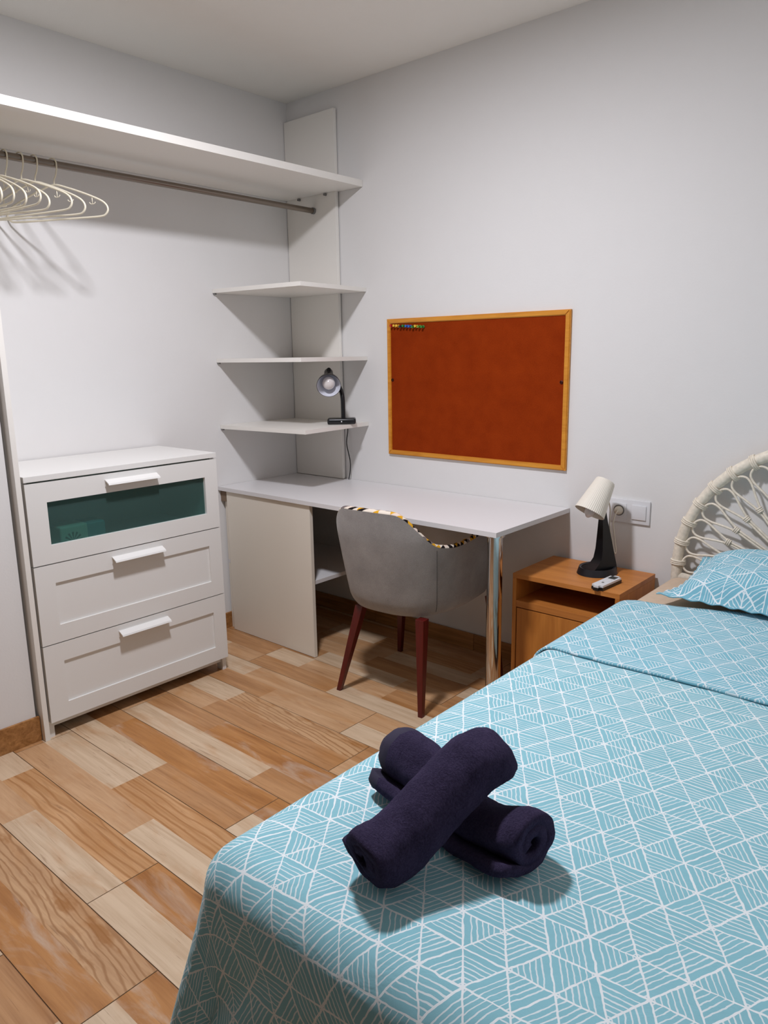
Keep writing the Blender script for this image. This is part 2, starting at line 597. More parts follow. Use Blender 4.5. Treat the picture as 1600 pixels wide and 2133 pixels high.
# floor tiles : rows along x, 0.2035 wide, 1.2 long, two strips of printed staves each
TW, TL, GAP = 0.2038, 1.2, 0.0013
TYPES = {   # lower strip, upper strip : (end, tone) with end measured along the tile
    'A': ([(0.70, 'T'), (1.2, 'L')], [(0.46, 'L'), (1.2, 'S')]),
    'B': ([(0.755, 'L'), (1.2, 'B')], [(0.38, 'B'), (1.2, 'M')]),
    'C': ([(0.50, 'T'), (1.2, 'B')], [(0.27, 'B'), (0.52, 'L'), (1.2, 'K')]),
    'D': ([(0.62, 'L'), (1.2, 'T')], [(0.42, 'M'), (0.80, 'B'), (1.2, 'L')]),
    'E': ([(0.75, 'B'), (1.2, 'T')], [(0.53, 'L'), (1.2, 'T')]),
    'F': ([(0.49, 'B'), (0.96, 'L'), (1.2, 'T')], [(0.22, 'L'), (0.70, 'T'), (1.2, 'B')]),
    'G': ([(0.33, 'L'), (1.2, 'M')], [(0.33, 'T'), (1.2, 'K')]),
    'H': ([(0.45, 'T'), (0.9, 'L'), (1.2, 'B')], [(0.30, 'L'), (0.85, 'S'), (1.2, 'L')]),
}
Y0 = -2.1693
rows = {-1: ('D', 1.31), 0: ('G', 1.622), 1: ('A', 1.305), 2: ('A', 1.622), 3: ('B', 1.328), 4: ('B', 1.622), 5: ('C', 1.338),
        6: ('E', 1.190), 7: ('F', 1.622), 8: ('F', 1.338), 9: ('H', 1.62), 10: ('E', 1.338)}
tones = list(TONES)
for r in range(-6, 11):
    ty, xe = rows.get(r, (random.choice('ABCDEFGH'), random.choice((1.33, 1.62))))
    y0 = Y0 + r * TW
    y1 = min(y0 + TW, 0.0)
    k = -3
    while True:
        xs = xe + (k - 1) * TL
        xf = xe + k * TL
        k += 1
        if xf <= 0.0:
            continue
        if xs >= RX:
            break
        if y0 >= 0 or y1 < RY:
            break
        kind = ty if k == 1 else random.choice('ABCDEFGH')
        if k == 2 and r in (1, 2):
            kind = 'D'
        a, b = max(xs, 0.0) + GAP, min(xf, RX) - GAP
        c, d = max(y0, RY) + GAP, y1 - GAP
        mid = y0 + TW * 0.49
        bm = bmesh.new()
        cx, cy = a, c
        add_box(bm, 0, b - a, 0, d - c, -0.008, -0.0004)
        for strip, (q0, q1) in zip(TYPES[kind], ((c, min(mid, d)), (min(mid, d), d))):
            if q1 - q0 < 0.002:
                continue
            p = xs
            for e_, tone in strip:
                s0, s1 = max(p, a), min(xs + e_, b)
                p = xs + e_
                if s1 - s0 < 0.002:
                    continue
                vs = [bm.verts.new((X - cx, Y - cy, 0.0)) for X, Y in ((s0, q0), (s1, q0), (s1, q1), (s0, q1))]
                fc = bm.faces.new(vs)
                fc.material_index = tones.index(tone)
        for fc in bm.faces:
            fc.normal_update()
        o = obj('floor_tile', bm, [TONES[q] for q in tones], floor, fix=False)
        o.location = (cx, cy, 0)

# ------------------------------------------------------------------ ceiling lamp (real source of the light, out of frame)
cl = thing('ceiling_light', 'round flush white ceiling lamp in the middle of the ceiling', 'lamp', (LIGHT.x, LIGHT.y, CZ))
bm = bmesh.new()
lathe(bm, [(0.0, 0.0), (0.125, 0.0), (0.125, -0.016), (0.106, -0.016), (0.104, -0.014), (0.0, -0.014)], 40)
obj('housing', bm, 'white_plastic', cl, angle=40)
t = NT('lit_opal_dome')
t.set((0.9, 0.9, 0.9, 1), 0.5)
t.b.inputs['Emission Color'].default_value = LAMP_COLOR
t.b.inputs['Emission Strength'].default_value = LAMP_RADIANCE
bm = bmesh.new()
lathe(bm, [(0.102, -0.0145)] + [(0.102 * math.cos(math.radians(a)), -0.0145 - 0.004 * math.sin(math.radians(a))) for a in range(12, 84, 12)] + [(0.0, -0.0185)], 28)
obj('dome', bm, t.m, cl, smooth=True)

# ------------------------------------------------------------------ open wardrobe : panels, shelf, rod, corner shelves
wr_ = thing('open_wardrobe', 'white open wardrobe with side panels, long shelf and steel hanging rod', 'wardrobe', (0, 0, 0))
obj('side_panel', boxes((0.006, 0.425, -1.657, -1.639, 0.0, 2.080), bev=0.0008), 'melamine', wr_)
obj('corner_panel', boxes((0.004, 0.3416, -0.0240, -0.006, 0.7215, 2.438), bev=0.0008), 'melamine', wr_)
ws = obj('long_shelf', boxes((0.002, 0.4934, -1.666, -0.0255, 2.081, 2.109), (0.342, 0.4934, -0.0255, -0.002, 2.081, 2.109)), 'melamine', wr_)
for px_ in (0.10, 0.28):
    bm = bmesh.new()
    tube(bm, [(px_, -0.0245, 2.073), (px_, -0.038, 2.073)], 0.006, 10)
    obj('shelf_peg', bm, 'grey_plastic', ws, angle=40)
bm = bmesh.new()
tube(bm, [(0.1942, -1.638, 2.0114), (0.1942, -0.0255, 2.0114)], 0.0125, 20)
rod = obj('hanging_rod', bm, 'rod_metal', wr_, angle=40)
rod['label'] = 'dull steel clothes rod'
for ya, yb in ((-0.0245, -0.036), (-1.6385, -1.628)):
    bm = bmesh.new()
    tube(bm, [(0.1942, ya, 2.0114), (0.1942, yb, 2.0114)], 0.0150, 20)
    obj('rod_socket', bm, 'grey_plastic', rod, angle=40)
CSH = ((1.6381, 0.540, -0.452, 'top white corner shelf, bare, in the wardrobe corner'),
       (1.3233, 0.535, -0.460, 'middle white corner shelf, bare, above the black desk lamp'),
       (1.0128, 0.548, -0.462, 'lowest white corner shelf, the one carrying the black desk lamp'))
for z, fx, fy, lb in CSH:
    s_ = thing('corner_shelf', lb, 'shelf', (0, 0, z - 0.018), group='corner shelves')
    bm = bmesh.new()
    prism(bm, [(0.001, -0.0255), (0.001, -0.503), (fx, fy), (0.503, -0.001), (0.376, -0.001), (0.376, -0.014), (0.362, -0.014), (0.362, -0.001), (0.343, -0.001), (0.343, -0.0255)], 0.0, 0.018)
    obj('board', bm, 'melamine', s_)
    obj('shelf_clip', boxes((0.001, 0.012, -0.500, -0.488, -0.007, -0.0002), bev=0.001), 'grey_plastic', s_)


# ------------------------------------------------------------------ coat hangers
def hanger(y, yaw, tilt, label):
    h = thing('coat_hanger', label, 'hanger', (0.1942, y, 2.0114), yaw, 'white plastic hangers on the rod')
    bm = bmesh.new()
    hook = [(0.0175 * math.cos(a), 0, 0.0 + 0.0175 * math.sin(a)) for a in [math.radians(d) for d in range(200, -1, -20)]]
    hook = hook[::-1]
    # hook starts on the wall side, goes over the rod, comes down to the neck
    pts = hook[::-1] + [(0.0165, 0, -0.018), (0.010, 0, -0.040), (0.003, 0, -0.052), (0, 0, -0.072)]
    tube(bm, smooth_path(pts, 3), 0.0026, 8)
    o1 = obj('hook', bm, 'cream_plastic', h, smooth=True)
    bm = bmesh.new()
    ctrl = [(0, 0, -0.070), (0.05, 0, -0.082), (0.12, 0, -0.106), (0.178, 0, -0.130), (0.203, 0, -0.147), (0.210, 0, -0.165), (0.200, 0, -0.180),
            (0.178, 0, -0.186), (0.10, 0, -0.187), (0, 0, -0.187), (-0.10, 0, -0.187), (-0.178, 0, -0.186), (-0.200, 0, -0.180), (-0.210, 0, -0.165),
            (-0.203, 0, -0.147), (-0.178, 0, -0.130), (-0.12, 0, -0.106), (-0.05, 0, -0.082)]
    tube(bm, smooth_path(ctrl, 5, True), 0.0035, 8, True)
    obj('frame', bm, 'cream_plastic', h, smooth=True)
    for s in (1, -1):
        bm = bmesh.new()
        tube(bm, [(s * 0.150, 0, -0.118), (s * 0.150, 0, -0.142)], 0.0016, 6)
        tube(bm, smooth_path([(s * 0.138, 0, -0.137), (s * 0.142, 0, -0.142), (s * 0.150, 0, -0.143), (s * 0.158, 0, -0.142), (s * 0.162, 0, -0.137)], 3), 0.0016, 6)
        obj('strap_hook', bm, 'cream_plastic', h, smooth=True)
    h.rotation_euler = (0, tilt, yaw)


ORD = ('first', 'second', 'third', 'fourth', 'fifth', 'sixth', 'seventh', 'eighth', 'ninth')
for (y, yaw, tl), od in zip(((-1.306, 0.46, 0.0), (-1.373, 0.36, 0.02), (-1.422, 0.34, -0.02), (-1.473, 0.22, 0.03), (-1.500, 0.18, -0.03), (-1.527, 0.10, 0.02),
                             (-1.553, 0.03, 0.0), (-1.577, -0.03, 0.02), (-1.600, -0.05, -0.02)), ORD):
    lb = 'white plastic coat hanger, %s along the rod counted from its bare end' % od
    hanger(y, yaw, tl, lb)

# ------------------------------------------------------------------ chest of drawers
CY0, CY1, CXF = -1.6326, -0.8526, 0.4294
ch = thing('chest_of_drawers', 'white three-drawer chest with a teal glass panel in its top drawer', 'dresser', (0, 0, 0))
obj('top', boxes((0.008, CXF, CY0, CY1, 0.930, 0.950), bev=0.0012), 'lacquer', ch)
for ya, yb in ((CY0, CY0 + 0.018), (CY1 - 0.018, CY1)):
    bm = bmesh.new()
    pr = [(0.008, 0.0), (0.05, 0.0), (0.06, 0.055), (0.36, 0.055), (0.372, 0.0), (0.409, 0.0), (0.409, 0.9298), (0.008, 0.9298)]
    a = [bm.verts.new((x, ya, z)) for x, z in pr]
    b = [bm.verts.new((x, yb, z)) for x, z in pr]
    bm.faces.new(a)
    bm.faces.new(b[::-1])
    for i in range(len(pr)):
        j = (i + 1) % len(pr)
        bm.faces.new((a[i], b[i], b[j], a[j]))
    obj('side_panel', bm, 'lacquer', ch)
obj('back_panel', boxes((0.010, 0.014, CY0 + 0.0185, CY1 - 0.0185, 0.05, 0.929)), 'lacquer', ch)
obj('bottom_rail', boxes((0.015, 0.395, CY0 + 0.0185, CY1 - 0.0185, 0.034, 0.052)), 'lacquer', ch)
YA, YB = CY0 + 0.001, CY1 - 0.001
PA, PB = -1.562, -0.914            # recessed panel / glass
for nm, z0, z1, p0, p1, glass in (('d1', 0.6395, 0.9240, 0.7035, 0.8550, True), ('d2', 0.3510, 0.6355, 0.4140, 0.5680, False), ('d3', 0.0620, 0.3470, 0.1225, 0.2790, False)):
    xb = 0.411
    bm = boxes((xb, CXF, YA, PA, z0, z1), (xb, CXF, PB, YB, z0, z1), (xb, CXF, PA, PB, z0, p0), (xb, CXF, PA, PB, p1, z1))
    bmesh.ops.remove_doubles(bm, verts=bm.verts, dist=0.0001)
    dr = obj('drawer', bm, 'lacquer', ch)
    if glass:
        obj('glass_pane', boxes((0.4130, 0.4175, PA - 0.004, PB + 0.004, p0 - 0.004, p1 + 0.004)), 'frost', dr)['label'] = 'frosted teal glass'
    else:
        obj('inset_panel', boxes((0.4125, 0.4225, PA - 0.004, PB + 0.004, p0 - 0.004, p1 + 0.004)), 'lacquer', dr)
    # drawer box
    zb = z0 + 0.012
    obj('drawer_box', boxes((0.06, 0.4105, YA + 0.035, YA + 0.045, zb, z1 - 0.10), (0.06, 0.4105, YB - 0.045, YB - 0.035, zb, z1 - 0.10),
                            (0.05, 0.06, YA + 0.035, YB - 0.035, zb, z1 - 0.10), (0.06, 0.4105, YA + 0.045, YB - 0.045, zb, zb + 0.006)), 'lacquer', dr)
    # folded plate handle
    hz = z1 - 0.028
    bm = bmesh.new()
    prf = [(CXF, hz + 0.006), (CXF + 0.004, hz + 0.008), (CXF + 0.027, hz - 0.004), (CXF + 0.030, hz - 0.010), (CXF + 0.0275, hz - 0.0105),
           (CXF + 0.025, hz - 0.007), (CXF + 0.004, hz + 0.0035), (CXF + 0.004, hz - 0.017), (CXF, hz - 0.017)]
    a = [bm.verts.new((x, -1.346, z)) for x, z in prf]
    b = [bm.verts.new((x, -1.134, z)) for x, z in prf]
    bm.faces.new(a)
    bm.faces.new(b[::-1])
    for i in range(len(prf)):
        j = (i + 1) % len(prf)
        bm.faces.new((a[i], b[i], b[j], a[j]))
    obj('handle', bm, 'lacquer', dr)

# packet seen through the glass
t = NT('packet_print')
v = t.obj()
sp = t.n('ShaderNodeSeparateXYZ')
t.l(v, sp.inputs[0])
dy = t.math('SUBTRACT', sp.outputs[1], 0.045)
dz = t.math('SUBTRACT', sp.outputs[2], 0.036)
rr = t.math('SQRT', t.math('ADD', t.math('MULTIPLY', dy, dy), t.math('MULTIPLY', dz, dz)))
an = t.n('ShaderNodeMath', operation='ARCTAN2')
t.l(dz, an.inputs[0])
t.l(dy, an.inputs[1])
rays = t.math('GREATER_THAN', t.math('SINE', t.math('MULTIPLY', an.outputs[0], 13.0)), 0.0)
tree = t.math('MULTIPLY', t.math('MULTIPLY', rays, t.math('LESS_THAN', rr, 0.034)), t.math('GREATER_THAN', dz, -0.006))
white = t.math('LESS_THAN', sp.outputs[1], 0.10)
base = t.mix(white, lin((60, 170, 175)), lin((205, 235, 215)))
t.set(t.mix(tree, base, lin((30, 100, 80))), 0.5)
M['packet'] = t.m
pk = obj('bedding_packet', boxes((0.0, 0.10, 0.0, 0.172, 0.0, 0.092), bev=0.008, seg=3), 'packet')
pk.location = (0.298, -1.512, 0.659)
tag(pk, 'pale packet with a green tree print behind the teal drawer glass', 'packet')

# ------------------------------------------------------------------ desk
DZ = 0.7195
dk = thing('desk', 'white desk with a panel pedestal and one chrome leg under the corkboard', 'desk', (0, 0, 0))
obj('tabletop', boxes((0.002, 1.580, -0.540, -0.0255, DZ - 0.018, DZ), (0.343, 1.580, -0.0255, -0.002, DZ - 0.018, DZ)), 'desk_white', dk)
obj('pedestal_panel', boxes((0.050, 0.628, -0.529, -0.511, 0.002, DZ - 0.0185), bev=0.0008), 'melamine_warm', dk)
obj('pedestal_shelf', boxes((0.012, 0.616, -0.5105, -0.014, 0.335, 0.353), bev=0.0008), 'desk_white', dk)
obj('pedestal_side', boxes((0.0125, 0.030, -0.5105, -0.014, 0.0005, 0.334), (0.0125, 0.030, -0.5105, -0.024, 0.3535, DZ - 0.0185)), 'melamine_warm', dk)
obj('batten', boxes((0.002, 0.045, -0.526, -0.5115, 0.648, DZ - 0.0185)), 'batten', dk)
lg = bmesh.new()
lathe(lg, [(0.0, 0.001), (0.032, 0.001), (0.032, 0.012), (0.028, 0.016), (0.028, 0.690), (0.036, 0.692), (0.036, DZ - 0.0185), (0.0, DZ - 0.0185)], 40,
      Matrix.Translation((1.5395, -0.483, 0)))
obj('leg', lg, 'chrome', dk, angle=40)['label'] = 'polished chrome desk leg'

# ------------------------------------------------------------------ cork board
CB = (0.6384, 0.9222, 0.8689, 0.6201)
cbo = thing('corkboard', 'rust-coloured cork noticeboard in a yellow pine frame above the desk', 'noticeboard', (CB[0], -0.001, CB[2]))
w, h, fr = CB[1], CB[3], 0.021


def rail(pts):
    bm = bmesh.new()
    a = [bm.verts.new((x, 0.0, z)) for x, z in pts]
    b = [bm.verts.new((x, -0.014, z)) for x, z in pts]
    bm.faces.new(a)
    bm.faces.new(b[::-1])
    for i in range(4):
        j = (i + 1) % 4
        bm.faces.new((a[i], b[i], b[j], a[j]))
    bmesh.ops.bevel(bm, geom=[e for e in bm.edges if all(abs(v.co.y + 0.014) < 1e-6 for v in e.verts)], offset=0.003, segments=2, affect='EDGES')
    return bm


for pts in ([(0, 0), (w, 0), (w - fr, fr), (fr, fr)], [(fr, h - fr), (w - fr, h - fr), (w, h), (0, h)],
            [(0, 0), (fr, fr), (fr, h - fr), (0, h)], [(w - fr, fr), (w, 0), (w, h), (w - fr, h - fr)]):
    obj('frame_rail', rail(pts), 'frame_wood', cbo)
obj('cork_sheet', boxes((fr - 0.002, w - fr + 0.002, -0.008, -0.001, fr - 0.002, h - fr + 0.002)), 'cork', cbo)
for xx in (0.0235 + 0.005, w - 0.0235 - 0.007):
    bm = bmesh.new()
    lathe(bm, [(0.0, 0.0), (0.007, 0.0), (0.007, 0.003), (0.0045, 0.004), (0.004, 0.002), (0.0, 0.002)], 16,
          Matrix.Translation((xx, -0.008, 0.346)) @ Matrix.Rotation(PI / 2, 4, 'X'))
    obj('mounting_screw', bm, 'screw', cbo, angle=40)
PINC = {'red': (190, 24, 20), 'yellow': (236, 190, 60), 'black': (30, 40, 44), 'blue': (40, 100, 190), 'green': (40, 130, 50), 'lime': (90, 150, 50)}
for k_, c_ in PINC.items():
    M['pin_' + k_] = plain('pin_' + k_, c_, 0.3)
M['pin_steel'] = plain('pin_steel', (190, 190, 190), 0.25, 1.0)
seq = ['red', 'yellow', 'yellow', 'black', 'green', 'blue', 'blue', 'green', 'yellow', 'lime', 'green']
words = ['red push pin at the end of the row on the corkboard', 'yellow push pin next to the red one on the corkboard', 'yellow push pin beside the black one on the corkboard',
         'black push pin in the row on the corkboard', 'green push pin between the black and blue pins', 'blue push pin next to a green one on the corkboard',
         'blue push pin second of the blue pair on the corkboard', 'green push pin between the blue and yellow pins', 'yellow push pin alone between two green ones',
         'light green push pin beside the lone yellow one', 'green push pin at the far end of the row on the corkboard']
for i, (c_, lb) in enumerate(zip(seq, words)):
    p = thing('push_pin', lb, 'pin', (0.674 + 0.0178 * i, -0.009, 1.4575 - 0.0009 * i), group='push pins on the corkboard')
    p.rotation_euler = (PI / 2 + random.uniform(-.12, .12), 0, 0)
    bm = bmesh.new()
    lathe(bm, [(0.0, 0.004), (0.0062, 0.004), (0.0066, 0.006), (0.0038, 0.0085), (0.0038, 0.016), (0.0056, 0.019), (0.0056, 0.021), (0.0, 0.0215)], 12)
    obj('head', bm, 'pin_' + c_, p, angle=35)
    bm = bmesh.new()
    lathe(bm, [(0.0, -0.004), (0.0006, 0.0), (0.0006, 0.0045), (0.0, 0.0045)], 8)
    obj('needle', bm, 'pin_steel', p)


# ------------------------------------------------------------------ chair
CHR = math.radians(4.5)
chair = thing('armchair', 'grey fabric tub chair with dark red wooden legs pushed under the desk', 'chair', (1.135, -0.452, 0), CHR)
NU = 72


def plan(s):
    """outline of the tub, s in [-1,1] from the right arm tip round the back to the left arm tip -> x, y unit-ish (m)"""
    W_, D_, F_ = 0.245, 0.265, 0.250
    # lengths: straight arm then superellipse back
    q = 0.36
    if s < -1 + q:
        k = (s + 1) / q
        return Vector((W_ * (1.0 - 0.06 * (1 - k) ** 2), F_ * (1 - k) - 0.02 * k, 0))
    if s > 1 - q:
        k = (1 - s) / q
        return Vector((-W_ * (1.0 - 0.06 * (1 - k) ** 2), F_ * (1 - k) - 0.02 * k, 0))
    a = (s + (1 - q)) / (2 * (1 - q)) * PI
    ca, sa = math.cos(a), math.sin(a)
    e = 2 / 2.7
    return Vector((W_ * abs(ca) ** e * (1 if ca > 0 else -1), -0.02 - (D_ - 0.02) * abs(sa) ** e, 0))


def sstep(a, b, x):
    k = max(0, min(1, (x - a) / (b - a)))
    return k * k * (3 - 2 * k)


def rim_z(s):
    a = abs(s)
    z = 0.778 - 0.004 * (a / 0.2) ** 2
    drop = sstep(0.14, 0.53, a)
    return z * (1 - drop) + drop * (0.640 - 0.012 * sstep(0.5, 0.62, a) + 0.022 * sstep(0.65, 1.0, a))


def shell_pt(s, k, inner):
    """k 0..1 from the bottom to the rim"""
    p = plan(s)
    zr = rim_z(s)
    zb = 0.372
    z = zb + (zr - zb) * k
    fl = (z - zb) / 0.41
    tp = 0.14 - 0.08 * sstep(0.45, 0.75, abs(s))
    sc = 1 - tp + tp * min(1.0, fl * 1.35) ** 0.8
    if fl < 0.12:
        sc -= 0.05 * (1 - fl / 0.12) ** 2
    q = Vector((p.x * sc, p.y * sc, 0))
    q.y -= 0.035 * fl * (1 - sstep(0.45, 0.75, abs(s)))       # back leans
    if inner:
        n = Vector((p.x, p.y + 0.02, 0))
        n = n.normalized() if n.length else Vector((0, -1, 0))
        q -= n * inner
    q.z = z
    return q


NK = 16
bm = bmesh.new()
gr = []
for i in range(NU + 1):
    s = -1 + 2 * i / NU
    gr.append([bm.verts.new(shell_pt(s, k / NK, 0)) for k in range(NK + 1)])
for i in range(NU):
    for k in range(NK):
        bm.faces.new((gr[i][k], gr[i + 1][k], gr[i + 1][k + 1], gr[i][k + 1]))
# underside closes towards the middle
cen = [[bm.verts.new(Vector((g[0].co.x * 0.6, g[0].co.y * 0.6, 0.366))) for g in gr]][0]
for i in range(NU):
    bm.faces.new((gr[i][0], cen[i], cen[i + 1], gr[i + 1][0]))
bm.faces.new(cen)
# front fascia under the seat
obj('outer_shell', bm, 'chair_fabric', chair, angle=60)
# lining : from the rim over the inside
bm = bmesh.new()
uvl = bm.loops.layers.uv.new('UVMap')
rows_ = []
TH = 0.030
lens = [0.0]
for i in range(NU + 1):
    s = -1 + 2 * i / NU
    if i:
        lens.append(lens[-1] + (shell_pt(s, 1, 0) - shell_pt(-1 + 2 * (i - 1) / NU, 1, 0)).length)
    top = shell_pt(s, 1, 0)
    topi = shell_pt(s, 1, TH)
    row = [top]
    for a in (30, 60, 90, 120, 150):
        A_ = math.radians(a)
        c = (top + topi) / 2
        row.append(c + (top - topi) / 2 * math.cos(A_) + Vector((0, 0, 0.009 * math.sin(A_))))
    row.append(topi)
    for k in (0.85, 0.6, 0.3, 0.16):
        row.append(shell_pt(s, k, TH))
    rows_.append([bm.verts.new(p) for p in row])
acc = []
for row in rows_:
    l_ = [0.0]
    for a, b in zip(row, row[1:]):
        l_.append(l_[-1] + (b.co - a.co).length)
    acc.append(l_)
for i in range(NU):
    for k in range(len(rows_[0]) - 1):
        f = bm.faces.new((rows_[i][k], rows_[i + 1][k], rows_[i + 1][k + 1], rows_[i][k + 1]))
        for lp, (a, b) in zip(f.loops, ((i, k), (i + 1, k), (i + 1, k + 1), (i, k + 1))):
            lp[uvl].uv = (lens[a], acc[a][b])
obj('lining', bm, 'lining', chair, angle=60)['label'] = 'white, black and ochre triangle-print lining'
# arm tip caps
for e_ in (0, NU):
    s = -1 + 2 * e_ / NU
    bm = bmesh.new()
    o_ = [shell_pt(s, k / NK, 0) for k in range(NK + 1)]
    i_ = [shell_pt(s, k / NK, TH) for k in range(NK + 1)]
    vo, vi = [bm.verts.new(p) for p in o_], [bm.verts.new(p) for p in i_]
    for k in range(NK):
        bm.faces.new((vo[k], vo[k + 1], vi[k + 1], vi[k]))
    obj('arm_front', bm, 'chair_fabric', chair)
# seat cushion
bm = boxes((-0.165, 0.165, -0.150, 0.225, 0.380, 0.455), bev=0.03, seg=4)
uvl = bm.loops.layers.uv.new('UVMap')
for f in bm.faces:
    for lp in f.loops:
        lp[uvl].uv = (lp.vert.co.x + lp.vert.co.z, lp.vert.co.y + lp.vert.co.z)
obj('seat_cushion', bm, 'lining', chair, smooth=True)
# seams and legs
bm = bmesh.new()
tube(bm, [shell_pt(-0.46, k / 20, -0.0006) for k in range(1, 20)], 0.0013, 6)
obj('seam', bm, 'seam', chair)
bm = bmesh.new()
tube(bm, [shell_pt(0.46, k / 20, -0.0006) for k in range(1, 20)], 0.0013, 6)
obj('seam', bm, 'seam', chair)
Ri = Matrix.Rotation(-CHR, 4, 'Z')
for (fx, fy), (tx, ty) in (((0.941, -0.690), (1.028, -0.640)), ((1.342, -0.664), (1.318, -0.625)), ((0.875, -0.225), (0.935, -0.275)), ((1.400, -0.205), (1.368, -0.238))):
    F_ = Ri @ (Vector((fx, fy, 0)) - Vector((1.135, -0.452, 0)))
    T_ = Ri @ (Vector((tx, ty, 0.37)) - Vector((1.135, -0.452, 0)))
    bm = bmesh.new()
    vs = []
    for c, r in ((F_, 0.0095), (T_, 0.0185)):
        vs.append([bm.verts.new(c + Vector((a * r, b * r, 0))) for a, b in ((-1, -1), (1, -1), (1, 1), (-1, 1))])
    for i in range(4):
        j = (i + 1) % 4
        bm.faces.new((vs[0][i], vs[0][j], vs[1][j], vs[1][i]))
    bm.faces.new(vs[0][::-1])
    bm.faces.new(vs[1])
    bevel(bm, 0.002, 2)
    obj('leg', bm, 'leg_wood', chair)

# ------------------------------------------------------------------ black lamp on the corner shelf
L1 = thing('desk_lamp', 'black gooseneck desk lamp with exposed bulb on the corner shelf', 'lamp', (0.465, -0.148, 1.0131), math.radians(43))
bm = boxes((-0.067, 0.067, -0.040, 0.040, 0.0, 0.028), bev=0.010, seg=3)
obj('base', bm, 'black', L1, angle=40)
bm = bmesh.new()
tube(bm, [(0.0, -0.0405, 0.014), (0.0, -0.043, 0.014)], 0.003, 10)
obj('switch', bm, 'white_plastic', L1)
bm = bmesh.new()
neck = smooth_path([(0.008, 0.0, 0.024), (0.008, 0.0, 0.07), (0.007, 0.0, 0.120), (0.000, 0.012, 0.155), (-0.020, 0.035, 0.190), (-0.042, 0.056, 0.222), (-0.054, 0.060, 0.244), (-0.056, 0.048, 0.252)], 6)
tube(bm, neck, 0.0105, 14)
obj('gooseneck', bm, 'black', L1, angle=60)
# head : axis points to the camera and a little down
hd = Vector((-0.056, 0.000, 0.205))
ax = (Vector((0.03, -1.0, -0.42))).normalized()
rot = ax.to_track_quat('Z', 'Y').to_matrix().to_4x4()
Hm = Matrix.Translation(hd) @ rot
bm = bmesh.new()
lathe(bm, [(0.0, -0.050), (0.020, -0.050), (0.024, -0.044), (0.027, -0.010), (0.040, 0.010), (0.052, 0.040), (0.0565, 0.062), (0.0545, 0.062), (0.050, 0.040), (0.038, 0.012), (0.022, -0.006), (0.0, -0.006)], 40, Hm)
o = obj('shade', bm, ['black', 'reflector'], L1, angle=50)
for p in o.data.polygons:
    c = Hm.inverted() @ p.center
    if Vector((c.x, c.y)).length < 0.0545 - (0.062 - c.z) * 0.10 and c.z > -0.02 and p.normal.dot(Hm.to_3x3() @ Vector((c.x, c.y, -0.03))) < 0:
        p.material_index = 1
bm = bmesh.new()
lathe(bm, [(0.0, -0.049), (0.021, -0.0495), (0.021, -0.085), (0.017, -0.092), (0.0, -0.092)], 24, Hm @ Matrix.Translation((0, 0, 0)))
obj('lamp_socket', bm, 'black', L1, angle=40)
bm = bmesh.new()
lathe(bm, [(0.0, -0.004), (0.014, -0.004), (0.016, 0.008)] + [(0.030 * math.sin(math.radians(a)), 0.034 - 0.030 * math.cos(math.radians(a))) for a in range(35, 181, 12)], 24, Hm)
obj('bulb', bm, 'bulb', L1, smooth=True)
# cord down the wall to the desk (lamp-local coordinates)
Li = (Matrix.Translation(L1.location) @ Matrix.Rotation(math.radians(43), 4, 'Z')).inverted()
bm = bmesh.new()
cw = [(0.470, -0.098, 1.021), (0.440, -0.060, 1.017), (0.392, -0.016, 1.017), (0.369, -0.0075, 1.012), (0.369, -0.0075, 0.985), (0.371, -0.012, 0.955), (0.374, -0.024, 0.90), (0.394, -0.024, 0.82), (0.394, -0.024, 0.77), (0.385, -0.026, 0.7225)]
tube(bm, [Li @ p for p in smooth_path(cw, 6)], 0.0026, 8)
obj('power_cord', bm, 'black', L1, smooth=True)

# ------------------------------------------------------------------ nightstand
NX0, NX1, NY0, NY1, NZ = 1.522, 1.944, -0.328, -0.014, 0.516
ns = thing('nightstand', 'small oak nightstand with an open shelf and a door beside the bed', 'nightstand', (NX0, NY0, 0))
nw, nd = NX1 - NX0, NY1 - NY0
obj('top', boxes((0.0, nw, 0.0, nd, NZ - 0.018, NZ), bev=0.001), 'oak_h', ns)
for a, b in ((0.0, 0.016), (nw - 0.016, nw)):
    obj('side_panel', boxes((a, b, 0.0, nd, 0.0, NZ - 0.0182), bev=0.0008), 'oak', ns)
obj('middle_shelf', boxes((0.0165, nw - 0.0165, 0.0, nd - 0.008, 0.386, 0.412), bev=0.0008), 'oak_h', ns)
obj('bottom_board', boxes((0.0165, nw - 0.0165, 0.020, nd - 0.008, 0.04, 0.056)), 'oak_h', ns)
obj('back_panel', boxes((0.0165, nw - 0.0165, nd - 0.0075, nd - 0.002, 0.02, NZ - 0.0185)), 'oak', ns)
obj('plinth', boxes((0.0165, nw - 0.0165, 0.025, 0.040, 0.0, 0.0395)), 'oak_h', ns)
obj('door', boxes((0.0200, nw - 0.0200, 0.001, 0.017, 0.044, 0.382), bev=0.001), 'oak', ns)

# ------------------------------------------------------------------ bedside lamp
L2 = thing('bedside_lamp', 'bedside lamp with ribbed cream cone shade and black ring base', 'lamp', (1.768, -0.132, NZ + 0.0002), math.radians(248))
